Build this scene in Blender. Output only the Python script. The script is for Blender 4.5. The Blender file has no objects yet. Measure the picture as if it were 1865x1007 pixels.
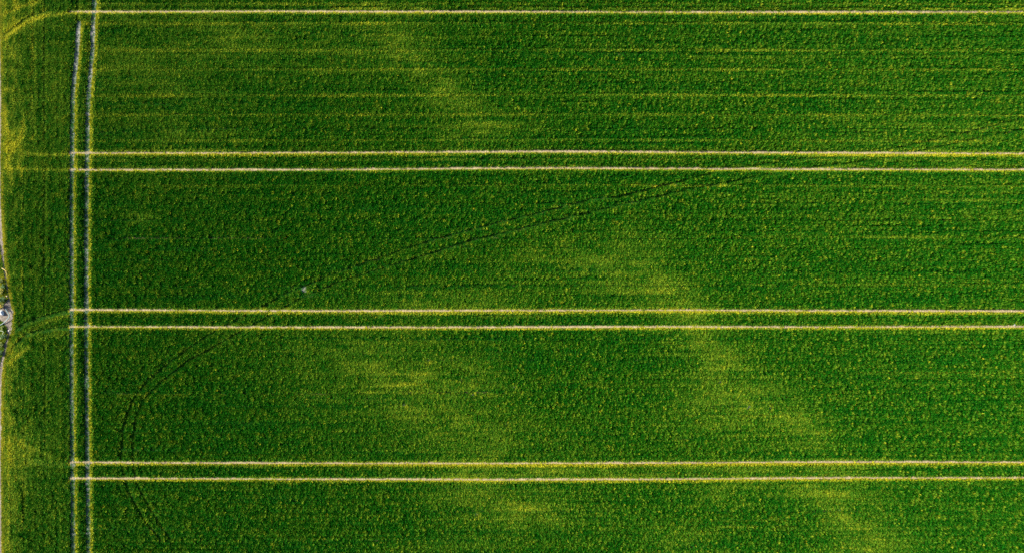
import bpy, bmesh, math, random
import numpy as np

# ---------------------------------------------------------------- camera, sky, sun, exposure
scene = bpy.context.scene
C = scene.collection
S = 0.067                                   # metres per photograph pixel on the ground
PW, PH = 1865.0, 1007.0


def X(px):
    return (px - PW / 2) * S


def Y(py):
    return (PH / 2 - py) * S


CAM_H = 95.0
cam_data = bpy.data.cameras.new("drone_camera")
cam = bpy.data.objects.new("drone_camera", cam_data)
C.objects.link(cam)
cam.location = (0, 0, CAM_H)
cam.rotation_euler = (0, 0, 0)              # looking straight down
cam_data.sensor_width = 36
cam_data.lens = 36 * (CAM_H - 0.15) / (PW * S)
cam_data.clip_end = 5000
scene.camera = cam

SUN_EL, SUN_N = math.radians(29), math.radians(19)     # from the left of the picture, a little from its top
sun_dir = (-math.cos(SUN_EL) * math.cos(SUN_N), math.cos(SUN_EL) * math.sin(SUN_N), math.sin(SUN_EL))
world = bpy.data.worlds.new("World")
scene.world = world
world.use_nodes = True
wn = world.node_tree
bg = wn.nodes["Background"]
sky = wn.nodes.new("ShaderNodeTexSky")
sky.sky_type = 'NISHITA'
sky.sun_disc = False
sky.sun_elevation = SUN_EL
sky.sun_rotation = math.atan2(sun_dir[0], sun_dir[1])
wn.links.new(sky.outputs[0], bg.inputs[0])
bg.inputs[1].default_value = 0.072

sun_data = bpy.data.lights.new("sun", 'SUN')
sun_data.energy = 5.0
sun_data.angle = math.radians(0.5)
sun_data.color = (1.0, 0.90, 0.68)
sun = bpy.data.objects.new("sun", sun_data)
C.objects.link(sun)
from mathutils import Vector
sun.rotation_euler = Vector(sun_dir).to_track_quat('Z', 'Y').to_euler()

scene.view_settings.view_transform = 'Standard'
scene.view_settings.look = 'None'
scene.view_settings.exposure = 1.44
scene.view_settings.gamma = 1.0
scene.view_settings.use_curve_mapping = False
scene.render.engine = 'CYCLES'
scene.cycles.use_denoising = False
scene.cycles.max_bounces = 5
scene.cycles.diffuse_bounces = 3
scene.cycles.transmission_bounces = 3
scene.render.filter_size = 0.7

rng = np.random.default_rng(7)
random.seed(7)


# ---------------------------------------------------------------- helpers
def tag(o, label=None, cat=None, group=None, kind=None):
    for k, v in (('label', label), ('category', cat), ('group', group), ('kind', kind)):
        if v:
            o[k] = v
    return o


def obj(name, me, mat=None, parent=None, loc=(0, 0, 0)):
    o = bpy.data.objects.new(name, me)
    if mat is not None and me is not None:
        me.materials.append(mat)
    C.objects.link(o)
    o.location = loc
    if parent:
        o.parent = parent
    return o


def mesh_from(verts, faces, name, smooth=False):
    me = bpy.data.meshes.new(name)
    me.from_pydata([tuple(v) for v in verts], [], faces)
    if smooth:
        me.polygons.foreach_set('use_smooth', [True] * len(me.polygons))
    me.update()
    return me


def lattice(x, y, seed):
    """random value at integer lattice points"""
    n = (x.astype(np.int64) * 374761393 + y.astype(np.int64) * 668265263 + seed * 1442695041) & 0xffffffff
    n = ((n ^ (n >> 13)) * 1274126177) & 0xffffffff
    n = (n ^ (n >> 16)) & 0xffff
    return n / 65535.0


def noise(x, y, sx, sy, seed):
    """smooth value noise 0..1, cell size sx, sy in pixels"""
    u, v = x / sx, y / sy
    iu, iv = np.floor(u), np.floor(v)
    fu, fv = u - iu, v - iv
    fu, fv = fu * fu * (3 - 2 * fu), fv * fv * (3 - 2 * fv)
    a, b = lattice(iu, iv, seed), lattice(iu + 1, iv, seed)
    c, d = lattice(iu, iv + 1, seed), lattice(iu + 1, iv + 1, seed)
    return (a + (b - a) * fu) * (1 - fv) + (c + (d - c) * fu) * fv


def fbm(x, y, sx, sy, seed, n=3):
    t, amp, tot = 0, 1, 0
    for i in range(n):
        t = t + amp * noise(x, y, sx / 2 ** i, sy / 2 ** i, seed + 17 * i)
        tot += amp
        amp *= 0.55
    return t / tot


def poly_dist(x, y, pts, reach):
    """distance in pixels to a polyline (inf beyond reach) and the signed side"""
    d = np.full(x.shape, 1e9)
    for (ax, ay), (bx, by) in zip(pts[:-1], pts[1:]):
        m = ((x > min(ax, bx) - reach) & (x < max(ax, bx) + reach) &
             (y > min(ay, by) - reach) & (y < max(ay, by) + reach))
        if not m.any():
            continue
        px, py = x[m], y[m]
        L = (bx - ax) ** 2 + (by - ay) ** 2
        t = np.clip(((px - ax) * (bx - ax) + (py - ay) * (by - ay)) / L, 0, 1)
        dd = np.hypot(px - ax - t * (bx - ax), py - ay - t * (by - ay))
        d[m] = np.minimum(d[m], dd)
    return d


# ---------------------------------------------------------------- node materials
def new_mat(name):
    m = bpy.data.materials.new(name)
    m.use_nodes = True
    nt = m.node_tree
    return m, nt, nt.nodes["Principled BSDF"]


def soil_mat(name, c_dark, c_light, scale, bump=0.4):
    m, nt, p = new_mat(name)
    N, Lk = nt.nodes, nt.links
    tc = N.new("ShaderNodeTexCoord")
    n1 = N.new("ShaderNodeTexNoise")
    n1.inputs["Scale"].default_value = scale
    n1.inputs["Detail"].default_value = 8
    n1.inputs["Roughness"].default_value = 0.7
    n2 = N.new("ShaderNodeTexNoise")
    n2.inputs["Scale"].default_value = scale * 0.13
    n2.inputs["Detail"].default_value = 3
    add = N.new("ShaderNodeMath"); add.operation = 'ADD'
    mul = N.new("ShaderNodeMath"); mul.operation = 'MULTIPLY'; mul.inputs[1].default_value = 0.5
    r = N.new("ShaderNodeValToRGB")
    r.color_ramp.elements[0].position = 0.36
    r.color_ramp.elements[1].position = 0.64
    r.color_ramp.elements[0].color = (*c_dark, 1)
    r.color_ramp.elements[1].color = (*c_light, 1)
    b = N.new("ShaderNodeBump"); b.inputs["Strength"].default_value = bump; b.inputs["Distance"].default_value = 0.03
    Lk.new(tc.outputs["Object"], n1.inputs["Vector"]); Lk.new(tc.outputs["Object"], n2.inputs["Vector"])
    Lk.new(n1.outputs["Fac"], add.inputs[0]); Lk.new(n2.outputs["Fac"], add.inputs[1])
    Lk.new(add.outputs[0], mul.inputs[0]); Lk.new(mul.outputs[0], r.inputs["Fac"])
    Lk.new(r.outputs["Color"], p.inputs["Base Color"])
    Lk.new(n1.outputs["Fac"], b.inputs["Height"]); Lk.new(b.outputs["Normal"], p.inputs["Normal"])
    p.inputs["Roughness"].default_value = 0.95
    p.inputs["Specular IOR Level"].default_value = 0.1
    return m


def leaf_mat(name, deep, mid, olive, yellow, translucent=0.12):
    """leaf colour runs deep green > mid > straw yellow with the plant's own tint and each blade's own age"""
    m, nt, p = new_mat(name)
    N, Lk = nt.nodes, nt.links
    at = N.new("ShaderNodeAttribute"); at.attribute_type = 'INSTANCER'; at.attribute_name = "tint"
    bl = N.new("ShaderNodeAttribute"); bl.attribute_type = 'GEOMETRY'; bl.attribute_name = "age"
    ma = N.new("ShaderNodeMath"); ma.operation = 'MULTIPLY_ADD'
    ma.inputs[1].default_value = 0.30; 
    Lk.new(bl.outputs["Fac"], ma.inputs[0]); Lk.new(at.outputs["Fac"], ma.inputs[2])
    r = N.new("ShaderNodeValToRGB")
    e = r.color_ramp.elements
    e[0].position = 0.03; e[0].color = (*deep, 1)
    e[1].position = 1.0; e[1].color = (*yellow, 1)
    k = e.new(0.30); k.color = (*mid, 1)
    k = e.new(0.62); k.color = (*olive, 1)
    Lk.new(ma.outputs[0], r.inputs["Fac"])
    Lk.new(r.outputs["Color"], p.inputs["Base Color"])
    p.inputs["Roughness"].default_value = 0.6
    p.inputs["Specular IOR Level"].default_value = 0.05
    tr = N.new("ShaderNodeBsdfTranslucent")
    Lk.new(r.outputs["Color"], tr.inputs["Color"])
    mx = N.new("ShaderNodeMixShader"); mx.inputs[0].default_value = translucent
    Lk.new(p.outputs[0], mx.inputs[1]); Lk.new(tr.outputs[0], mx.inputs[2])
    Lk.new(mx.outputs[0], N["Material Output"].inputs["Surface"])
    return m


def plain_mat(name, col, rough=0.6, var=0.25, scale=12):
    m, nt, p = new_mat(name)
    N, Lk = nt.nodes, nt.links
    tc = N.new("ShaderNodeTexCoord")
    n1 = N.new("ShaderNodeTexNoise"); n1.inputs["Scale"].default_value = scale; n1.inputs["Detail"].default_value = 6
    r = N.new("ShaderNodeValToRGB")
    r.color_ramp.elements[0].position = 0.3; r.color_ramp.elements[1].position = 0.7
    r.color_ramp.elements[0].color = (*[c * (1 - var) for c in col], 1)
    r.color_ramp.elements[1].color = (*[min(1, c * (1 + var)) for c in col], 1)
    Lk.new(tc.outputs["Object"], n1.inputs["Vector"]); Lk.new(n1.outputs["Fac"], r.inputs["Fac"])
    Lk.new(r.outputs["Color"], p.inputs["Base Color"])
    p.inputs["Roughness"].default_value = rough
    return m


M_TRACK = soil_mat("dry_track_soil", (0.21, 0.165, 0.105), (0.40, 0.33, 0.215), 9)
M_TRACK_SHADE = soil_mat("headland_track_soil", (0.035, 0.085, 0.060), (0.24, 0.235, 0.225), 3)  # teal dark tone puts the tracks' shade, with weed green, into the soil
M_PATH = soil_mat("grey_path_soil", (0.10, 0.085, 0.075), (0.27, 0.235, 0.215), 4, 0.6)
M_BARE = soil_mat("bare_patch_soil", (0.12, 0.14, 0.10), (0.27, 0.29, 0.24), 6, 0.6)
M_WHEAT = leaf_mat("wheat_leaf", (0.0010, 0.074, 0.0020), (0.010, 0.112, 0.0020), (0.105, 0.210, 0.010), (0.38, 0.38, 0.014))
M_GRASS = leaf_mat("verge_grass_leaf", (0.010, 0.080, 0.003), (0.05, 0.12, 0.003), (0.16, 0.19, 0.005), (0.42, 0.37, 0.012))


def field_mat():
    """bare tilled soil under the crop; past the modelled field the far crop is seen as a green cover"""
    m, nt, p = new_mat("field_soil")
    N, Lk = nt.nodes, nt.links
    tc = N.new("ShaderNodeTexCoord")
    n1 = N.new("ShaderNodeTexNoise"); n1.inputs["Scale"].default_value = 3; n1.inputs["Detail"].default_value = 8
    r1 = N.new("ShaderNodeValToRGB")
    r1.color_ramp.elements[0].position = .35; r1.color_ramp.elements[1].position = .65
    r1.color_ramp.elements[0].color = (0.030, 0.055, 0.012, 1)      # low weeds and dead lower leaves
    r1.color_ramp.elements[1].color = (0.085, 0.080, 0.035, 1)
    r2 = N.new("ShaderNodeValToRGB")
    r2.color_ramp.elements[0].position = .35; r2.color_ramp.elements[1].position = .65
    r2.color_ramp.elements[0].color = (0.010, 0.075, 0.007, 1)
    r2.color_ramp.elements[1].color = (0.055, 0.110, 0.008, 1)
    sx = N.new("ShaderNodeSeparateXYZ")
    ax = N.new("ShaderNodeMath"); ax.operation = 'ABSOLUTE'
    ay = N.new("ShaderNodeMath"); ay.operation = 'ABSOLUTE'
    gx = N.new("ShaderNodeMath"); gx.operation = 'GREATER_THAN'; gx.inputs[1].default_value = 69
    gy = N.new("ShaderNodeMath"); gy.operation = 'GREATER_THAN'; gy.inputs[1].default_value = 40
    mx = N.new("ShaderNodeMath"); mx.operation = 'MAXIMUM'
    mix = N.new("ShaderNodeMix"); mix.data_type = 'RGBA'
    Lk.new(tc.outputs["Object"], n1.inputs["Vector"]); Lk.new(tc.outputs["Object"], sx.inputs[0])
    Lk.new(n1.outputs["Fac"], r1.inputs["Fac"]); Lk.new(n1.outputs["Fac"], r2.inputs["Fac"])
    Lk.new(sx.outputs[0], ax.inputs[0]); Lk.new(sx.outputs[1], ay.inputs[0])
    Lk.new(ax.outputs[0], gx.inputs[0]); Lk.new(ay.outputs[0], gy.inputs[0])
    Lk.new(gx.outputs[0], mx.inputs[0]); Lk.new(gy.outputs[0], mx.inputs[1])
    Lk.new(mx.outputs[0], mix.inputs["Factor"])
    Lk.new(r1.outputs["Color"], mix.inputs["A"]); Lk.new(r2.outputs["Color"], mix.inputs["B"])
    Lk.new(mix.outputs["Result"], p.inputs["Base Color"])
    p.inputs["Roughness"].default_value = 0.95
    p.inputs["Specular IOR Level"].default_value = 0.1
    return m


# ---------------------------------------------------------------- the ground
G = -0.06                                                 # level of the field soil
R = 2500.0
ground = obj("field_ground", mesh_from([(-R, -R, G), (R, -R, G), (R, R, G), (-R, R, G)], [(0, 1, 2, 3)], "field_ground"), field_mat())
tag(ground, "flat field soil under the whole green wheat crop", "field", kind='structure')

# centre lines of the bare wheel tracks (photograph pixels)
H_TRACKS = [
    [(125, 21), (500, 20.5), (900, 21), (1300, 22), (1865, 21), (1990, 21)],
    [(125, 278.5), (400, 278.5), (640, 278), (800, 276.8), (1000, 275.8), (1230, 277), (1450, 278), (1865, 279.5), (1990, 280)],
    [(125, 309), (400, 309), (640, 308.5), (800, 307), (1000, 305.8), (1230, 307), (1450, 308), (1865, 308.7), (1990, 309)],
    [(125, 563.5), (400, 565), (640, 565.5), (900, 564.7), (1230, 564), (1450, 565), (1865, 566), (1990, 566)],
    [(125, 594.5), (400, 595), (640, 595.5), (900, 595.3), (1230, 594.5), (1500, 594.8), (1865, 594), (1990, 594)],
    [(126, 841.7), (400, 842.3), (640, 843), (900, 843.5), (1230, 842.3), (1550, 840.5), (1865, 841.5), (1990, 842)],
    [(126, 870.7), (400, 871.5), (640, 872), (900, 873.2), (1230, 872), (1550, 869.7), (1865, 869.8), (1990, 870)],
]
V_TRACKS = [
    [(143, 38), (141, 60), (139, 100), (134.5, 140), (131.5, 180), (130.5, 260), (129.5, 400), (129.5, 600), (130, 760), (131.5, 880), (132.5, 1007), (133.5, 1130)],
    [(173, -120), (171, 0), (168.5, 45), (167.5, 90), (163, 140), (159.5, 180), (158, 260), (156.5, 400), (156.5, 600), (157.5, 760), (159, 880), (160, 1007), (161, 1130)],
]
H_HALF, V_HALF = 2.45, 4.7


def track_y(k, x):
    p = H_TRACKS[k]
    return np.interp(x, [a for a, b in p], [b for a, b in p])


def track_x(k, y):
    p = V_TRACKS[k]
    return np.interp(y, [b for a, b in p], [a for a, b in p])


def ribbon(name, pts, half, z, mat, step=1.6, across=7, rough=0.022, lug=0.018, seed=1, wob=0.7, widths=None):
    """a rutted soil strip along a polyline: raised crumbly edges, lug prints, uneven outline"""
    pts = np.array(pts, float)
    seg = np.hypot(*np.diff(pts, axis=0).T)
    s = np.concatenate([[0], np.cumsum(seg)])
    t = np.arange(0, s[-1], step)
    px, py = np.interp(t, s, pts[:, 0]), np.interp(t, s, pts[:, 1])
    dx, dy = np.gradient(px), np.gradient(py)
    L = np.hypot(dx, dy)
    nx, ny = -dy / L, dx / L
    w = half + wob * (fbm(t, t * 0, 14, 1, seed) - 0.5) * 2
    if widths is not None:
        w = w * np.interp(t / t[-1], *widths)
    off = (fbm(t, t * 0 + 5, 40, 1, seed + 3) - 0.5) * 0.8
    verts = []
    rr = np.random.default_rng(seed)
    for i in range(len(t)):
        for j in range(across):
            u = j / (across - 1) * 2 - 1
            q = u * w[i] + off[i] * (1 - abs(u))
            zz = z + 0.03 * u * u * (1 if abs(u) < 0.99 else -0.3) + rr.uniform(0, rough) + lug * max(0, math.sin(t[i] * 1.25 + abs(u) * 2.2)) * (1 - u * u)
            verts.append((X(px[i] + nx[i] * q), Y(py[i] + ny[i] * q), zz))
    n = len(t)
    faces = [(i * across + j, i * across + j + 1, (i + 1) * across + j + 1, (i + 1) * across + j)
             for i in range(n - 1) for j in range(across - 1)]
    me = mesh_from(verts, faces, name)
    bm = bmesh.new(); bm.from_mesh(me); bmesh.ops.recalc_face_normals(bm, faces=bm.faces)
    if sum(f.normal.z for f in bm.faces) < 0:
        bmesh.ops.reverse_faces(bm, faces=bm.faces)
    bm.to_mesh(me); bm.free()
    return obj(name, me, mat)


H_LABELS = [
    "pale dry wheel track running along the top edge of the field, single",
    "upper wheel track of the pair below the top track",
    "lower wheel track of the pair below the top track",
    "upper wheel track of the middle pair, level with the white stone",
    "lower wheel track of the middle pair, with a grey stone near its right end",
    "upper wheel track of the bottom pair",
    "lower wheel track of the bottom pair, nearest the bottom edge",
]
for k, pts in enumerate(H_TRACKS):
    o = ribbon("wheel_track", pts, H_HALF, G + 0.012, M_TRACK, seed=20 + k)
    tag(o, H_LABELS[k], "wheel track", "wheel tracks crossing the field", 'structure')
V_LABELS = ["shaded wheel track of the headland pair, nearer the field edge",
            "shaded wheel track of the headland pair, nearer the main crop"]
for k, pts in enumerate(V_TRACKS):
    o = ribbon("wheel_track", pts, V_HALF, G + 0.006, M_TRACK_SHADE, seed=40 + k, rough=0.03, lug=0.0, wob=1.2)
    tag(o, V_LABELS[k], "wheel track", "wheel tracks along the headland", 'structure')

# the earth path on the field's left edge
PATH_R = [(-2, -120), (-1, 0), (0, 60), (1.5, 110), (3, 180), (2.5, 240), (1.5, 300), (2, 360), (3.5, 400), (6, 440), (9, 480), (12, 502), (16, 530), (20, 550),
          (23, 570), (22, 590), (18, 610), (12, 638), (7, 660), (4, 690), (3, 750), (2.5, 850), (3, 930), (3.5, 1007), (4, 1130)]
PATH_L = [(-22, -120), (-20, 0), (-18, 180), (-18, 360), (-12, 420), (-2, 450), (3, 480), (6, 502), (11, 530), (13, 545), (3, 553), (-12, 562), (-12, 578), (4, 588),
          (11, 598), (11, 612), (5, 632), (-3, 660), (-14, 690), (-18, 750), (-18, 1007), (-18, 1130)]


def path_r(y):
    return np.interp(y, [b for a, b in PATH_R], [a for a, b in PATH_R])


def path_l(y):
    return np.interp(y, [b for a, b in PATH_L], [a for a, b in PATH_L])


ys = np.arange(-120, 1130, 1.5)
pv, na = [], 12
prr = np.random.default_rng(3)
for y in ys:
    a, b = float(path_l(y)), float(path_r(y))
    b += 1.2 * (float(noise(np.array([y]), np.array([0.]), 9, 1, 5)[0]) - 0.5)
    for j in range(na):
        pv.append((X(a + (b - a) * j / (na - 1)), Y(y), G + 0.03 + prr.uniform(0, 0.05)))
pf = [(i * na + j, (i + 1) * na + j, (i + 1) * na + j + 1, i * na + j + 1) for i in range(len(ys) - 1) for j in range(na - 1)]
path = obj("dirt_path", mesh_from(pv, pf, "dirt_path"), M_PATH)
tag(path, "narrow grey dirt path bulging round the white stone on the field edge", "path", kind='structure')

# bare spots in the crop: x, y, radius (pixels)
BARE = [(554, 527, 5.6), (839.5, 692.5, 2.0), (936, 705, 2.4), (736, 737, 2.6), (860, 719, 2.2), (923, 772, 2.4), (1364, 741, 3.0), (1403, 742, 2.6),
        (868, 937, 2.5), (912, 905, 2.4), (1530, 928, 2.0), (248, 395, 2.5), (1312, 695, 2.2), (1110, 866, 2.4), (780, 657, 2.0)]


def disc(name, cx, cy, r, z, mat, seed):
    rr = np.random.default_rng(seed)
    v, f, rings, n = [(X(cx), Y(cy), z + 0.02)], [], 3, 14
    wob = 1 + 0.35 * (rr.random(n) - 0.5)
    for q in range(1, rings + 1):
        for i in range(n):
            a = 2 * math.pi * i / n
            v.append((X(cx + math.cos(a) * r * wob[i] * q / rings), Y(cy + math.sin(a) * r * wob[i] * q / rings),
                      z + (0.0 if q == rings else rr.uniform(0.0, 0.03))))
    for i in range(n):
        f.append((0, 1 + (i + 1) % n, 1 + i))
        for q in range(rings - 1):
            a, b = 1 + q * n, 1 + (q + 1) * n
            f.append((a + i, a + (i + 1) % n, b + (i + 1) % n, b + i))
    return obj(name, mesh_from(v, f, name), mat)


BARE_LABELS = {0: "largest bare soil spot in the crop, pale and round, above the middle wheel tracks",
               6: "bare soil spot beside a yellow tuft, left of two in the diagonal thin band",
               7: "bare soil spot beside a yellow tuft, right of two in the diagonal thin band"}
for i, (bx, by, br) in enumerate(BARE):
    o = disc("bare_patch", bx, by, br + 0.6, G + 0.004, M_BARE, 60 + i)
    tag(o, BARE_LABELS.get(i, "tiny pale bare soil spot in a thin yellowish part of the crop"), "bare patch", "bare soil spots in the crop", 'structure')

# ---------------------------------------------------------------- the crop: how tall and how yellow each plant is
YELLOW = [  # cx, cy, rx, ry, slope (dy/dx), amount
    (690, 52, 60, 34, 0, .62), (745, 105, 60, 36, .6, .62), (800, 155, 55, 36, .6, .62), (865, 233, 62, 24, 0, .62), (830, 195, 45, 20, 0, .35),
    (330, 245, 70, 14, 0, .4), (250, 110, 150, 110, 0, .28), (430, 70, 230, 50, 0, .28), (255, 400, 22, 8, 0, .55),
    (800, 550, 130, 22, 0, .38), (1000, 478, 90, 40, 0, .28), (1120, 492, 80, 38, .3, .42), (1185, 505, 55, 26, .5, .5), (1160, 455, 40, 30, 0, .35),
    (690, 690, 90, 50, 0, .5), (790, 708, 100, 45, 0, .72), (845, 790, 85, 55, .3, .45), (640, 640, 100, 25, 0, .35), (860, 668, 40, 26, 0, .35),
    (1262, 590, 60, 30, .4, .5), (1305, 655, 60, 48, .6, .5), (1370, 738, 80, 36, .3, .68), (1445, 770, 50, 26, .3, .55), (1300, 740, 70, 40, 0, .35),
    (860, 862, 100, 18, 0, .5), (905, 908, 85, 34, 0, .65), (960, 935, 65, 28, 0, .6), (1010, 862, 150, 12, 0, .45), (850, 990, 70, 14, 0, .3),
    (1420, 855, 130, 13, 0, .5), (1500, 900, 80, 30, .3, .45), (1560, 955, 60, 42, .7, .62), (1595, 1000, 60, 14, 0, .62), (1290, 905, 55, 20, 0, .4), (1240, 980, 70, 24, 0, .4), (1090, 945, 60, 30, 0, .25),
    (1700, 250, 170, 60, 0, .2), (1480, 60, 260, 40, 0, .12), (1790, 600, 90, 10, 0, .15),
    (20, 268, 26, 34, 0, .6), (28, 832, 30, 36, 0, .55), (8, 30, 40, 34, 0, .5), (20, 120, 25, 60, 0, .3), (10, 940, 14, 90, 0, .25), (18, 700, 18, 60, 0, .25),
]
PRESSED = [  # old wheelings: points, half width, remaining height, tint change
    ([(1560, 284), (1450, 291), (1310, 312), (1248, 328), (1125, 359), (1073, 364), (987, 387), (902, 407), (843, 423), (795, 435), (740, 453), (610, 498), (520, 535), (470, 562), (430, 582), (377, 611), (333, 642), (298, 668), (268, 693), (240, 731), (223, 782), (221, 833), (225, 864), (237, 899), (261, 943), (292, 981)], 2.7, .06, 0),
    ([(1600, 291), (1480, 305), (1400, 318), (1248, 347), (1193, 359), (1125, 375), (1049, 393), (926, 423), (847, 441), (816, 452), (754, 471), (610, 516), (540, 547), (490, 575), (422, 613), (343, 656), (292, 696), (261, 727), (247, 761), (242, 800), (242, 834), (247, 875), (268, 916), (292, 954), (309, 981)], 2.7, .06, 0),
    ([(1990, 190), (1865, 214), (1800, 232), (1740, 246), (1640, 268), (1560, 284)], 2.2, .2, .04),
    ([(1990, 212), (1865, 236), (1780, 252), (1690, 272), (1600, 291)], 2.2, .25, .04),
    ([(124, 576), (95, 583), (70, 592), (48, 604), (30, 618)], 1.8, .8, .6), ([(50, 632), (34, 646), (14, 662)], 2.2, .7, .75), ([(124, 606), (90, 611), (66, 618)], 1.8, .8, .55),
    ([(127, 566), (100, 572), (70, 580), (45, 590), (25, 604)], 5.0, .15, .0),
    ([(127, 597), (90, 600), (62, 605), (45, 612), (25, 630), (8, 652)], 4.5, .2, .02),
    ([(127, 846), (90, 846), (50, 840)], 6.0, .5, .10),
    ([(30, 798), (45, 812), (70, 822), (95, 833)], 3.2, .7, .4),
    ([(127, 24), (90, 28), (60, 36), (35, 52), (5, 72)], 2.6, .5, .8),
    ([(90, 20), (50, 32), (28, 48), (4, 66)], 3.0, .35, .05),
    ([(70, 2), (35, 14), (0, 28)], 2.4, .6, .75),
    ([(40, 205), (42, 230), (39, 250), (28, 262), (14, 262)], 2.2, .7, .75),
    ([(8, 195), (9, 230), (18, 246)], 2.6, .6, .8),
    ([(125, 281), (90, 282), (50, 281)], 2.4, .6, .75),
    ([(125, 309), (90, 309), (40, 308), (10, 307)], 2.0, .6, .7),
    ([(40, 286), (40, 240)], 1.5, .8, .4),
    ([(8, 300), (18, 275), (30, 265)], 2.0, .8, .4),
    ([(149, -100), (147, 0), (146, 40)], 1.6, .8, .55), ([(163, -100), (161, 0), (159, 120)], 1.0, .8, .40), ([(142, -100), (140, 38)], 2.2, .25, -.03),
    ([(80, -100), (80, 260)], 1.3, .2, 0), ([(80.5, 310), (80, 560)], 1.3, .15, 0), ([(80.5, 620), (81, 815)], 1.3, .15, 0), ([(42, 310), (42, 560)], 1.2, .5, 0),
    ([(42, 870), (42, 960)], 1.6, .4, 0), ([(60, -60), (60, 250)], 1.2, .5, 0), ([(43, 650), (43, 800)], 1.4, .4, 0),
]
DARK_ROWS = [(66, .5), (100, .4), (150, .4), (165, .6), (188, .4), (235, .8), (240, .5), (352, .5), (372, .5), (383, .4), (401, .8), (419, .5), (434, .9), (452, .5), (475, .7), (493, .5), (520, .6), (540, .4),
             (618, .4), (640, .5), (655, .5), (690, .5), (716, .8), (726, .5), (740, .5), (770, .6), (785, .4), (800, .5), (820, .5), (890, .5), (905, .5), (930, .6), (945, .5), (965, .6), (985, .5), (995, .4)]
ROW_GAPS = [  # y, x0, x1, strength: unsown drill rows
    (7, 170, 1990, .8), (14, 600, 1990, .4), (42, 150, 1990, .85), (63, 600, 720, .3), (91.5, 150, 1990, .8), (126, 130, 1990, .95), (173.5, 150, 1990, .9),
    (208, 130, 1990, .95), (230, 820, 920, .55), (256, 135, 1990, .8), (290.5, 130, 1300, .55), (290.5, 1300, 1990, .3), (338, 150, 1990, .7), (433, 170, 520, .25), (516, 1080, 1990, .3),
    (676, 1550, 1990, .5), (718, 150, 600, .4), (755, 1250, 1440, .5), (696, 700, 1000, .35), (713, 700, 900, .35), (757, 640, 830, .35), (800, 900, 1250, .4),
    (917, 800, 1100, .4), (945, 1250, 1400, .4), (956, 1270, 1450, .35), (862, 620, 1300, .3), (780, 900, 1050, .3), (575, 600, 1000, .2)]
RIGHT_BANDS = [(352, 2.0, .30), (365, 2.5, .38), (393, 1.8, .30), (402, 2.0, .30), (432, 2.6, .55), (475, 2, .2), (104, 2, .2), (145, 3, .2), (158, 3, .2), (228, 2, .25), (520, 2, .2)]


MX0, MX1, MY0, MY1 = -95, 1960, -85, 1092                # a few metres beyond the frame
row, gap = 1.87, 2.0                                      # drill rows 12.5 cm apart


def wig(x, y):
    """the drill rows bow a little, as the wheel tracks do"""
    return np.interp(x, [125, 640, 800, 1000, 1230, 1450, 1900], [0, -.4, -1.4, -2.0, -1.2, -.4, .6]) * np.clip(1 - abs(y - 278) / 500, 0, 1)


def on_row(gy):
    return round((gy - MY0) / row) * row + MY0


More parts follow.
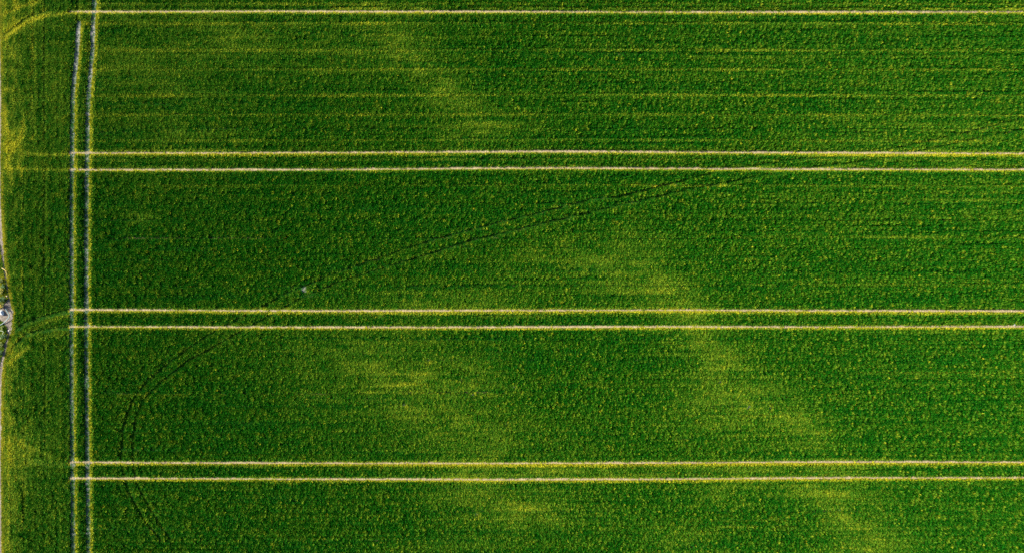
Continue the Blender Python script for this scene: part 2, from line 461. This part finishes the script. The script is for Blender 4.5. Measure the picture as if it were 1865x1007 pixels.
def crop_state(x, y, base):
    """(x, y in photograph pixels) -> yellowness 0..1, relative height 0..1, keep flag"""
    n = len(x)
    blot = fbm(x, y, 46, 22, 11)
    yel = np.zeros(n)
    for cx, cy, rx, ry, sl, a in YELLOW:
        rx, ry, a = rx * 1.5, ry * 1.5, min(a, .45)
        m = (abs(x - cx) < 3 * rx) & (abs(y - cy) < 3 * (ry + 3 * rx * abs(sl)))
        dx, dy = x[m] - cx, y[m] - cy
        dy = dy - sl * dx
        yel[m] = np.maximum(yel[m], a * np.exp(-(dx / rx) ** 2 - (dy / ry) ** 2) + 0.25 * yel[m])
    fine = fbm(x, y, 14, 6, 13)
    yel = yel * np.clip(-1.0 + 1.3 * blot + 1.4 * fine + 1.3 * fbm(x, y, 45, 4, 14, 2), 0, 1.5)
    broad = fbm(x, y, 300, 160, 23)
    streak = fbm(x, y, 240, 5, 31, 2)
    rid = np.floor((base - MY0) / row + .5)
    rows = 0.65 * noise(x + rid * 531.7, rid, 210, 1, 37) + 0.35 * noise(x + rid * 217.3, rid, 45, 1, 38)
    two = np.floor(rid / 2)
    rows = 0.6 * rows + 0.4 * noise(x + two * 331.9, two, 130, 1, 39)
    rows = np.where(x > 125, rows, .5)                      # single drill rows that grew better or worse
    yel += 0.20 * (broad - 0.5) + 0.22 * (streak - 0.5) + 0.85 * (rows - 0.5) + 0.16 * (fbm(x, y, 60, 60, 41) - 0.5)
    for by, bh, a in RIGHT_BANDS:
        m = abs(y - by) < 3 * bh
        yel[m] += 1.4 * a * np.exp(-((y[m] - by) / bh) ** 2) * np.clip((x[m] - 1250) / 450, 0, 1) * (0.4 + noise(x[m], y[m], 14, 30, 51))
    head = x < 125
    yel[head] += 1.35 * (fbm(x[head], y[head], 3.5, 15, 66) - .5) * np.clip((90 - x[head]) / 50, .2, 1) + 0.24 + 0.24 * np.clip((48 - x[head]) / 30, 0, 1)
    vs = fbm(x, y, 5, 160, 61, 2)
    yel[head] += 0.55 * (vs[head] - 0.5)

    # canopy relief: tufts a hand or two across, drawn out a little across the rows
    tuft = noise(x, y, 2.3, 3.9, 71)
    tuft2 = noise(x, y, 9, 9, 81)
    h = 0.46 + 0.82 * tuft + 0.25 * (tuft2 - 0.5)
    h += np.where(head, 0.9 * (vs - .5), 0.30 * (streak - 0.5) + 1.5 * (rows - 0.5))
    h *= 1 - 0.35 * np.clip(yel, 0, 1)
    thin = np.clip(yel, 0, .7)
    h = h * (1 - thin) + 0.62 * thin
    keep = np.ones(n, bool)

    # unsown rows
    for gy, a in DARK_ROWS:
        m = (base - on_row(gy) > -.9) & (base - on_row(gy) < 2.8) & (x > 150)
        f = a * np.clip(noise(x[m], x[m] * 0, 70, 1, int(gy) + 401) * 2.2 - .3, 0, 1)
        mid = base[m] - on_row(gy) < .9
        f = np.where(mid, f, f * .55)
        h[m] *= 1 - .85 * f
        keep[m] &= rng.random(m.sum()) > np.where(mid, .75 * f, 0)
        yel[m] -= .12 * f
    for gy, x0, x1, a in ROW_GAPS:
        yy = base - on_row(gy)
        m = (abs(yy) < 3.1) & (x > x0) & (x < x1)
        on = noise(x[m], x[m] * 0, 40, 1, int(gy) + 7) < a * .75 + .35
        mm = np.where(m)[0][on]
        d = yy[mm]
        bare = abs(d) < .9
        keep[mm[bare]] &= rng.random(bare.sum()) < 0.06
        yel[mm[bare]] += 0.45 + 0.35 * a                    # stunted, pale stragglers
        h[mm[bare]] = 0.28
        low = (d >= .9) & (d < 2.3)
        g = 0.45 + 0.12 * a + 0.35 * a * noise(x[mm[low]], x[mm[low]] * 0, 60, 1, int(gy) + 90)
        yel[mm[low]] = np.maximum(yel[mm[low]] + .12, g + .4 * yel[mm[low]])  # row past the gap yellowed: its sunlit flank is painted in
        h[mm[low]] = 0.3 * h[mm[low]] + 0.55
        h[mm[d <= -.9]] += 0.08

    # pressed wheelings
    for pts, half, left, dt in PRESSED:
        d = poly_dist(x, y, pts, half + 4)
        f = np.clip((half + 1.2 - d) / 1.4, 0, 1) * (0.8 + 0.2 * noise(x, y, 20, 20, 91))
        if left == .06:                                     # the long curved pair shows best where it slants up the second bed
            f = f * np.clip(0.75 + .5 * noise(x, y, 26, 26, 95), .1, 1) * np.where((x > 760) & (x < 1240), 1.15, .85)
        h *= 1 - np.clip(f, 0, 1) * (1 - left)
        yel += dt * f
        rim = (d > half + .6) & (d < half + 2.6)
        yel[rim] += 0.26

    # edges of the bare tracks: trodden, shorter, paler plants; sun-facing banks painted yellower
    for k in range(len(H_TRACKS)):
        d = y - track_y(k, x)
        on = x > 123
        wob = 0.8 * (noise(x, y * 0, 5, 1, 100 + k) - 0.5)
        m = on & (abs(d) < H_HALF + 9)
        dd = abs(d[m]) - H_HALF + wob[m]
        keep[m] &= ~((dd < 0) & (rng.random(m.sum()) > 0.015))
        h[m] *= 0.35 + 0.65 * np.clip(dd / 5.0, 0, 1)
        spread = 3.6 if k in (1, 3, 5) else 2.6
        yel[m] += 1.45 * np.exp(-(np.clip(dd, 0, 9) / spread) ** 3) * np.where(d[m] > 0, 1, .45)  # lower bank yellower: its sunlit face is put into the tint
    for k in range(2):
        d = x - track_x(k, y)
        on = (y > 38) if k == 0 else (y > -200)
        m = on & (abs(d) < V_HALF + 9)
        wob = 1.1 * (noise(x * 0, y, 1, 6, 110 + k) - 0.5)
        dd = abs(d[m]) - V_HALF + wob[m]
        ins = dd < 0
        weedy = np.interp(y[m], [140, 190], [.15, .72]) if k == 0 else np.interp(y[m], [-40, 20, 50, 120, 190], [.75, .75, .15, .15, .66])
        keep[m] &= ~(ins & (rng.random(m.sum()) > weedy))
        yel[m] = np.where(ins, -0.05, yel[m])
        h[m] *= np.where(ins, 0.16, np.where(d[m] > 0, 0.35, 0.5) + np.where(d[m] > 0, 0.65, 0.5) * np.clip(dd / 5.0, 0, 1))
        yel[m] += np.where(ins, 0, 1.45 * np.exp(-(np.clip(dd, 0, 9) / 4.8) ** 3) * np.where(d[m] > 0, 1, .03))  # right bank yellowed for the low sun on it; left stays green
    for bx, by, br in BARE:
        d = np.hypot(x - bx, y - by)
        keep &= ~((d < br) & (rng.random(n) > .30))
        h[d < br] = .25
        m = d < br + 5
        yel[m] += 0.35 * np.where(x[m] > bx, 1, 0)  # yellow on the right rim only, painting the side the sun catches
        h[m] *= 0.75
    return yel, h, keep


# ---------------------------------------------------------------- plants (a tuft of blades, many shapes)
def tuft_mesh(name, seed, n, rad, L, w, lean):
    r = random.Random(seed)
    v, f, age = [], [], []
    for i in range(n):
        a = r.uniform(0, 2 * math.pi)
        q = rad * math.sqrt(r.random())
        bx, by = q * math.cos(a), q * math.sin(a)
        d = a + r.uniform(-.9, .9)
        ln = L * r.uniform(.7, 1.12)
        ww = w * r.uniform(.7, 1.3)
        tx, ty = -math.sin(d), math.cos(d)
        t1, t2 = lean * r.uniform(.3, 1.0), lean * r.uniform(1.0, 2.2)
        P = [(0, 0)]
        P.append((math.sin(t1 * .5) * ln * .55, math.cos(t1 * .5) * ln * .55))
        P.append((P[1][0] + math.sin(t2) * ln * .45, P[1][1] + math.cos(t2) * ln * .45))
        ag = r.random() ** 1.6
        b = len(v)
        for (o, z), wf in zip(P, (.7, 1.0, .25)):
            for sgn in (-1, 1):
                v.append((bx + o * math.cos(d) + sgn * tx * ww * wf / 2, by + o * math.sin(d) + sgn * ty * ww * wf / 2, z))
                age.append(ag)
        f += [(b, b + 1, b + 3, b + 2), (b + 2, b + 3, b + 5, b + 4)]
    me = mesh_from(v, f, name)
    at = me.attributes.new("age", 'FLOAT', 'POINT')
    at.data.foreach_set('value', age)
    return me


def tuft_set(cname, mat, count, n, rad, L, w, lean, seed):
    """a library of tuft shapes; it is only drawn on by the crop's own nodes and stands nowhere itself"""
    col = bpy.data.collections.new(cname)
    for i in range(count):
        me = tuft_mesh("tuft", seed + i, n, rad, L, w, lean)
        me.materials.append(mat)
        col.objects.link(bpy.data.objects.new("tuft", me))
    return col


WHEAT = tuft_set("wheat_tufts", M_WHEAT, 10, 12, 0.06, 0.46, 0.042, 0.36, 500)
GRASS = tuft_set("grass_tufts", M_GRASS, 8, 18, 0.10, 0.24, 0.028, 0.9, 700)


def scatter_tree(col, name):
    ng = bpy.data.node_groups.new(name, 'GeometryNodeTree')
    ng.interface.new_socket("Geometry", in_out='INPUT', socket_type='NodeSocketGeometry')
    ng.interface.new_socket("Geometry", in_out='OUTPUT', socket_type='NodeSocketGeometry')
    N, Lk = ng.nodes, ng.links
    gi, go = N.new("NodeGroupInput"), N.new("NodeGroupOutput")
    ci = N.new("GeometryNodeCollectionInfo")
    ci.inputs["Collection"].default_value = col
    ci.inputs["Separate Children"].default_value = True
    ci.inputs["Reset Children"].default_value = True
    iop = N.new("GeometryNodeInstanceOnPoints")
    iop.inputs["Pick Instance"].default_value = True

    def named(nm, t):
        a = N.new("GeometryNodeInputNamedAttribute"); a.data_type = t
        a.inputs["Name"].default_value = nm
        return a.outputs["Attribute"]
    Lk.new(gi.outputs[0], iop.inputs["Points"])
    Lk.new(ci.outputs[0], iop.inputs["Instance"])
    Lk.new(named("shape", 'INT'), iop.inputs["Instance Index"])
    er = N.new("FunctionNodeEulerToRotation")
    Lk.new(named("turn", 'FLOAT_VECTOR'), er.inputs[0])
    Lk.new(er.outputs[0], iop.inputs["Rotation"])
    Lk.new(named("size", 'FLOAT_VECTOR'), iop.inputs["Scale"])
    Lk.new(iop.outputs[0], go.inputs[0])
    return ng


T_WHEAT, T_GRASS = scatter_tree(WHEAT, "sow_wheat"), scatter_tree(GRASS, "sow_grass")


def plant_out(name, x, y, tint, size, zsize, tree, nshape, seed):
    r = np.random.default_rng(seed)
    n = len(x)
    me = bpy.data.meshes.new(name)
    me.vertices.add(n)
    co = np.stack([X(x), Y(y), np.full(n, G)], 1)
    me.vertices.foreach_set('co', co.ravel())
    a = me.attributes.new("tint", 'FLOAT', 'POINT'); a.data.foreach_set('value', tint.astype(np.float32))
    a = me.attributes.new("shape", 'INT', 'POINT'); a.data.foreach_set('value', r.integers(0, nshape, n).astype(np.int32))
    rot = np.stack([r.normal(0, .10, n), r.normal(0, .10, n), r.uniform(0, 2 * math.pi, n)], 1)
    a = me.attributes.new("turn", 'FLOAT_VECTOR', 'POINT'); a.data.foreach_set('vector', rot.ravel().astype(np.float32))
    sz = np.stack([size, size, zsize], 1)
    a = me.attributes.new("size", 'FLOAT_VECTOR', 'POINT'); a.data.foreach_set('vector', sz.ravel().astype(np.float32))
    me.update()
    o = obj(name, me)
    md = o.modifiers.new("sowing", 'NODES')
    md.node_group = tree
    return o


gy = np.arange(MY0, MY1, row)
gx = np.arange(124, MX1, gap)
xx, yy = np.meshgrid(gx, gy)
xx = xx.ravel() + rng.uniform(-.5, .5, xx.size) * gap
by = yy.ravel()
yy = by + wig(xx, by) + rng.normal(0, .22, yy.size)
hx = np.arange(0, 124.5, row)
hy = np.arange(MY0, MY1, gap)
ux, uy = np.meshgrid(hx, hy)
ux = ux.ravel() + rng.normal(0, .30, ux.size)
uy = uy.ravel() + rng.uniform(-.5, .5, uy.size) * gap
ok = ux > path_r(uy) + 4.5
px = np.concatenate([xx, ux[ok]])
py = np.concatenate([yy, uy[ok]])
base = np.concatenate([by, uy[ok]])
yel, hh, keep = crop_state(px, py, base)
px, py, yel, hh = px[keep], py[keep], yel[keep], hh[keep]
n = len(px)
# single plants differ: most deep green, some pale; tall tufts get sunlight painted into the tint
own = rng.random(n)
lit_tops = noise(px, py, 2.3, 3.9, 71)
calm = 1 - np.clip(yel * 1.1, 0, .85)
tint = 0.0 + yel * 0.60 + calm * (0.30 * np.clip((lit_tops - .62) / .2, 0, 1) + np.where(own > .86, .25, 0)) + rng.normal(0, .06, n)
tint = np.clip(tint, 0, 1.0)
zs = np.clip(hh, .15, 1.6) * rng.uniform(.85, 1.15, n)
sz = np.clip(.65 + .45 * hh, .5, 1.25) * rng.uniform(.9, 1.15, n) * (1 + .5 * np.clip(yel - .4, 0, .6))

main = px >= track_x(1, py)
between = (~main) & (px >= track_x(0, py))
head = ~(main | between)
tops = [track_y(k, px) for k in range(7)]
beds = [
    ("wheat_crop", main & (py < tops[0]), "thin sliver of green wheat above the top wheel track"),
    ("wheat_crop", main & (py >= tops[0]) & (py < tops[1]), "wide bed of green wheat with fine drill lines, just below the top wheel track"),
    ("wheat_crop", main & (py >= tops[1]) & (py < tops[2]), "narrow wheat strip between the two wheel tracks of the upper pair"),
    ("wheat_crop", main & (py >= tops[2]) & (py < tops[3]), "wide bed of dark wheat crossed by a faint slanting pair of wheelings"),
    ("wheat_crop", main & (py >= tops[3]) & (py < tops[4]), "narrow wheat strip between the two wheel tracks of the middle pair"),
    ("wheat_crop", main & (py >= tops[4]) & (py < tops[5]), "wide bed of wheat with blotchy yellow patches and a faint curved wheeling at its left"),
    ("wheat_crop", main & (py >= tops[5]) & (py < tops[6]), "narrow wheat strip between the two wheel tracks of the bottom pair"),
    ("wheat_crop", main & (py >= tops[6]), "wheat bed below the bottom wheel track, yellowish near its right corner"),
    ("wheat_crop", between, "narrow wheat strip between the two shaded headland wheel tracks"),
    ("wheat_crop", head, "wheat headland drilled lengthwise between the dirt path and the shaded wheel tracks"),
]
for i, (nm, m, lab) in enumerate(beds):
    o = plant_out(nm, px[m], py[m], tint[m], sz[m], zs[m], T_WHEAT, 10, 200 + i)
    tag(o, lab, "wheat", "beds of green wheat", 'stuff')

# grass verge between path and crop, and the rough ground left of the path
vy = rng.uniform(MY0, MY1, 9000)
vx = path_r(vy) + rng.uniform(-.3, 5.5, 9000)
keepv = ~((vy > 562) & (vy < 612) & (rng.random(9000) > .25))
vx, vy = vx[keepv], vy[keepv]
vt = np.clip(0.45 + 0.5 * (fbm(vx, vy, 6, 30, 301) - .4) + rng.normal(0, .12, len(vx)), 0, 1)
o = plant_out("verge_grass", vx, vy, vt, rng.uniform(.7, 1.2, len(vx)), rng.uniform(.6, 1.2, len(vx)), T_GRASS, 8, 320)
tag(o, "yellowish grass verge between the dirt path and the crop", "grass", kind='stuff')
wy = rng.uniform(MY0, MY1, 60000)
wx = rng.uniform(-95, 14, 60000)
m = wx < path_l(wy) - .4 + rng.normal(0, .6, 60000)
wx, wy = wx[m], wy[m]
wt = np.clip(0.32 + 0.9 * (fbm(wx, wy, 12, 12, 331) - .5) + rng.normal(0, .12, len(wx)), 0, 1)
wz = np.clip(0.5 + 1.2 * fbm(wx, wy, 10, 10, 341), .3, 2)
o = plant_out("rough_grass", wx, wy, wt, rng.uniform(.8, 1.3, len(wx)), wz, T_GRASS, 8, 350)
tag(o, "rough green and yellow weeds on the outer side of the dirt path", "grass", kind='stuff')


# ---------------------------------------------------------------- things beside the path
def stone_mesh(name, rx, ry, rz, seed, sub=3, rough=.10):
    bm = bmesh.new()
    bmesh.ops.create_icosphere(bm, subdivisions=sub, radius=1)
    r = random.Random(seed)
    cuts = [(Vector((r.gauss(0, 1), r.gauss(0, 1), abs(r.gauss(0, .7)))).normalized(), r.uniform(.72, .92)) for _ in range(9)]
    for v in bm.verts:
        for nrm, d in cuts:
            q = v.co.dot(nrm)
            if q > d:
                v.co -= nrm * (q - d) * .9
        v.co *= 1 + r.uniform(-rough, rough) * .35
        v.co = Vector((v.co.x * rx, v.co.y * ry, max(v.co.z, -.45) * rz))
    me = bpy.data.meshes.new(name)
    bm.to_mesh(me); bm.free()
    return me


M_WHITE = plain_mat("white_stone", (0.46, 0.49, 0.56), .7, .12, 5)
M_TAN = plain_mat("tan_stone", (0.62, 0.45, 0.32), .8, .2, 9)
M_GREY = plain_mat("grey_stone", (0.50, 0.48, 0.50), .85, .2, 9)
M_PIPE = plain_mat("pale_blue_plastic", (0.20, 0.33, 0.36), .4, .12, 3)
M_PIPE2 = plain_mat("pale_green_plastic", (0.30, 0.36, 0.22), .4, .15, 3)
M_WOOD = plain_mat("straw_coloured_wood", (0.60, 0.46, 0.13), .8, .25, 8)


def stone(px_, py_, rx, ry, rz, mat, seed, label, z=G + .05):
    o = obj("stone", stone_mesh("stone", rx, ry, rz, seed), mat, None, (X(px_), Y(py_), z + .4 * rz))
    o.rotation_euler.z = seed * 1.3
    return tag(o, label, "stone")


stone(2.2, 569, .36, .27, .26, M_WHITE, 4, "large white rounded stone inside the bend of the pale blue pipe")
stone(11.3, 539, .13, .12, .10, M_TAN, 9, "small tan stone on the dirt path above the orange bush")
stone(4.0, 489.5, .14, .11, .10, M_WHITE, 12, "small white stone beside the straw coloured stick")
stone(1849.5, 591, .17, .14, .12, M_GREY, 15, "grey stone on the middle wheel tracks near the right edge", G + .02)
stone(15, 602, .09, .10, .07, M_GREY, 17, "small grey stone on the dirt path below the pale blue pipe")


def tube(bm, pts, rad, seg=10, caps=True):
    pts = [Vector(p) for p in pts]
    rings = []
    for i, p in enumerate(pts):
        d = (pts[min(i + 1, len(pts) - 1)] - pts[max(i - 1, 0)]).normalized()
        a = d.cross(Vector((0, 0, 1)))
        a = a.normalized() if a.length > 1e-4 else Vector((1, 0, 0))
        b = a.cross(d)
        rings.append([bm.verts.new(p + (a * math.cos(t) + b * math.sin(t)) * (rad[i] if isinstance(rad, list) else rad))
                      for t in [2 * math.pi * k / seg for k in range(seg)]])
    for r0, r1 in zip(rings[:-1], rings[1:]):
        for k in range(seg):
            bm.faces.new((r0[k], r0[(k + 1) % seg], r1[(k + 1) % seg], r1[k]))
    if caps:
        bm.faces.new(rings[0][::-1]); bm.faces.new(rings[-1])


def smooth_line(pts, n=5):
    pts = [Vector(p) for p in pts]
    out = []
    for i in range(len(pts) - 1):
        p0, p1, p2, p3 = pts[max(i - 1, 0)], pts[i], pts[i + 1], pts[min(i + 2, len(pts) - 1)]
        for k in range(n):
            t = k / n
            out.append(.5 * ((2 * p1) + (p2 - p0) * t + (2 * p0 - 5 * p1 + 4 * p2 - p3) * t * t + (3 * p1 - p0 - 3 * p2 + p3) * t ** 3))
    return out + [pts[-1]]


def tube_obj(name, pts, rad, mat, label, cat):
    """a bent pipe: the hose is the thing, its two end collars are parts"""
    w = [(X(a), Y(b), z) for a, b, z in pts]
    bm = bmesh.new()
    tube(bm, smooth_line(w), rad)
    me = bpy.data.meshes.new(name); bm.to_mesh(me); bm.free()
    me.polygons.foreach_set('use_smooth', [True] * len(me.polygons))
    o = obj(name, me, mat)
    return tag(o, label, cat)


tube_obj("pipe", [(11, 562, .22), (14, 567, .24), (18, 574.5, .25), (14.5, 580.5, .22), (8, 586.5, .16), (1, 591, .10), (-12, 597, .06)], .042, M_PIPE,
         "pale blue bent pipe curving round the white stone", "pipe")
tube_obj("pipe", [(-8, 600, .10), (0, 601.5, .22), (7.4, 603.5, .27), (4.5, 610, .25), (0, 617.5, .20), (-8, 629, .06)], .04, M_PIPE2,
         "pale greenish pipe bent to a sharp elbow below the blue pipe", "pipe")


def stick():
    bm = bmesh.new()
    tube(bm, [(X(a), Y(b), z) for a, b, z in ((3, 488.5, .12), (7, 491, .15), (10, 493, .16), (12.4, 494.2, .14))], [.05, .045, .04, .025], 7)
    tube(bm, [(X(a), Y(b), z) for a, b, z in ((10, 493, .16), (12.3, 499, .15), (13, 504, .12))], [.035, .03, .015], 7)
    me = bpy.data.meshes.new("stick"); bm.to_mesh(me); bm.free()
    return tag(obj("stick", me, M_WOOD), "straw coloured forked stick at the edge of the dirt path", "stick")


stick()


def bush(px_, py_, rad, hgt, nleaf, cols, seed, label, flower=None):
    """thing > stem, foliage (many small leaves), flowers"""
    r = random.Random(seed)
    root = bpy.data.objects.new("bush", None)
    C.objects.link(root)
    root.location = (X(px_), Y(py_), G)
    root.empty_display_size = .2
    tag(root, label, "bush", "bushes on the outer side of the path")
    bm = bmesh.new()
    tips = []
    for i in range(9):
        a = r.uniform(0, 2 * math.pi); q = rad * r.uniform(.3, .85)
        p1 = (q * .4 * math.cos(a), q * .4 * math.sin(a), hgt * .45)
        p2 = (q * math.cos(a + .2), q * math.sin(a + .2), hgt * r.uniform(.65, .95))
        tube(bm, [(0.02 * math.cos(a), .02 * math.sin(a), 0), p1, p2], [.02, .013, .005], 5)
        tips += [p2, p1]
    me = bpy.data.meshes.new("stem"); bm.to_mesh(me); bm.free()
    obj("stem", me, M_STEM, root)

    def leaves(nm, cnt, size, mat, up):
        v, f, age = [], [], []
        for i in range(cnt):
            t = tips[r.randrange(len(tips))]
            c = Vector((t[0] + r.gauss(0, rad * .22), t[1] + r.gauss(0, rad * .22), max(.04, t[2] + r.gauss(up, hgt * .16))))
            u = Vector((r.gauss(0, 1), r.gauss(0, 1), r.gauss(0, .5))).normalized()
            w = u.cross(Vector((r.gauss(0, .4), r.gauss(0, .4), 1))).normalized()
            s = size * r.uniform(.6, 1.3)
            b = len(v)
            v += [c - u * s, c + w * s * .42 + Vector((0, 0, s * .15)), c + u * s, c - w * s * .42 + Vector((0, 0, s * .15))]
            f.append((b, b + 1, b + 2, b + 3))
            age += [r.random()] * 4
        me = mesh_from(v, f, nm)
        at = me.attributes.new("age", 'FLOAT', 'POINT'); at.data.foreach_set('value', age)
        return obj(nm, me, mat, root)
    leaves("foliage", nleaf, .06, cols, 0)["kind"] = "stuff"
    if flower:
        leaves("flowers", nleaf // 2, .045, flower, hgt * .18)["kind"] = "stuff"
    return root


def bush_leaf(name, a, b):
    m, nt, p = new_mat(name)
    N, Lk = nt.nodes, nt.links
    bl = N.new("ShaderNodeAttribute"); bl.attribute_name = "age"
    r = N.new("ShaderNodeValToRGB")
    r.color_ramp.elements[0].color = (*a, 1); r.color_ramp.elements[1].color = (*b, 1)
    Lk.new(bl.outputs["Fac"], r.inputs["Fac"]); Lk.new(r.outputs["Color"], p.inputs["Base Color"])
    p.inputs["Roughness"].default_value = .6
    return m


M_STEM = plain_mat("brown_stem", (0.12, 0.08, 0.04), .9)
B_DARK = bush_leaf("dark_bush_leaf", (0.012, 0.085, 0.012), (0.05, 0.14, 0.012))
B_LIGHT = bush_leaf("light_bush_leaf", (0.04, 0.12, 0.01), (0.22, 0.24, 0.02))
B_ORANGE = bush_leaf("orange_flower", (0.62, 0.30, 0.01), (0.75, 0.52, 0.02))
B_YELLOW = bush_leaf("yellow_flower", (0.50, 0.40, 0.02), (0.60, 0.52, 0.05))
bush(2.0, 557.5, .42, .60, 420, B_LIGHT, 1, "bright orange yellow bush just above the white stone", B_ORANGE)
bush(4.0, 545, .42, .55, 520, B_DARK, 2, "dark green bush between the orange bush and the tan stone")
bush(1.5, 530, .42, .50, 420, B_LIGHT, 3, "yellow flowered bush left of the path, above the dark green bushes", B_YELLOW)
bush(6.0, 521, .32, .45, 380, B_DARK, 4, "small dark green bush touching the path, right of the yellow flowered bush")
bush(1.0, 511, .36, .45, 360, B_LIGHT, 5, "light green bush left of the path below the straw coloured stick")
bush(3.5, 596, .30, .35, 300, B_LIGHT, 6, "light green bush between the blue pipe and the greenish pipe")
bush(8.0, 613, .42, .55, 480, B_DARK, 7, "dark green bush right of the greenish pipe elbow")
bush(2.0, 628, .36, .45, 380, B_LIGHT, 8, "light green bush at the lower end of the greenish pipe")
bush(1.0, 642, .40, .50, 380, B_DARK, 9, "dark green bush lowest beside the path, below both pipes")
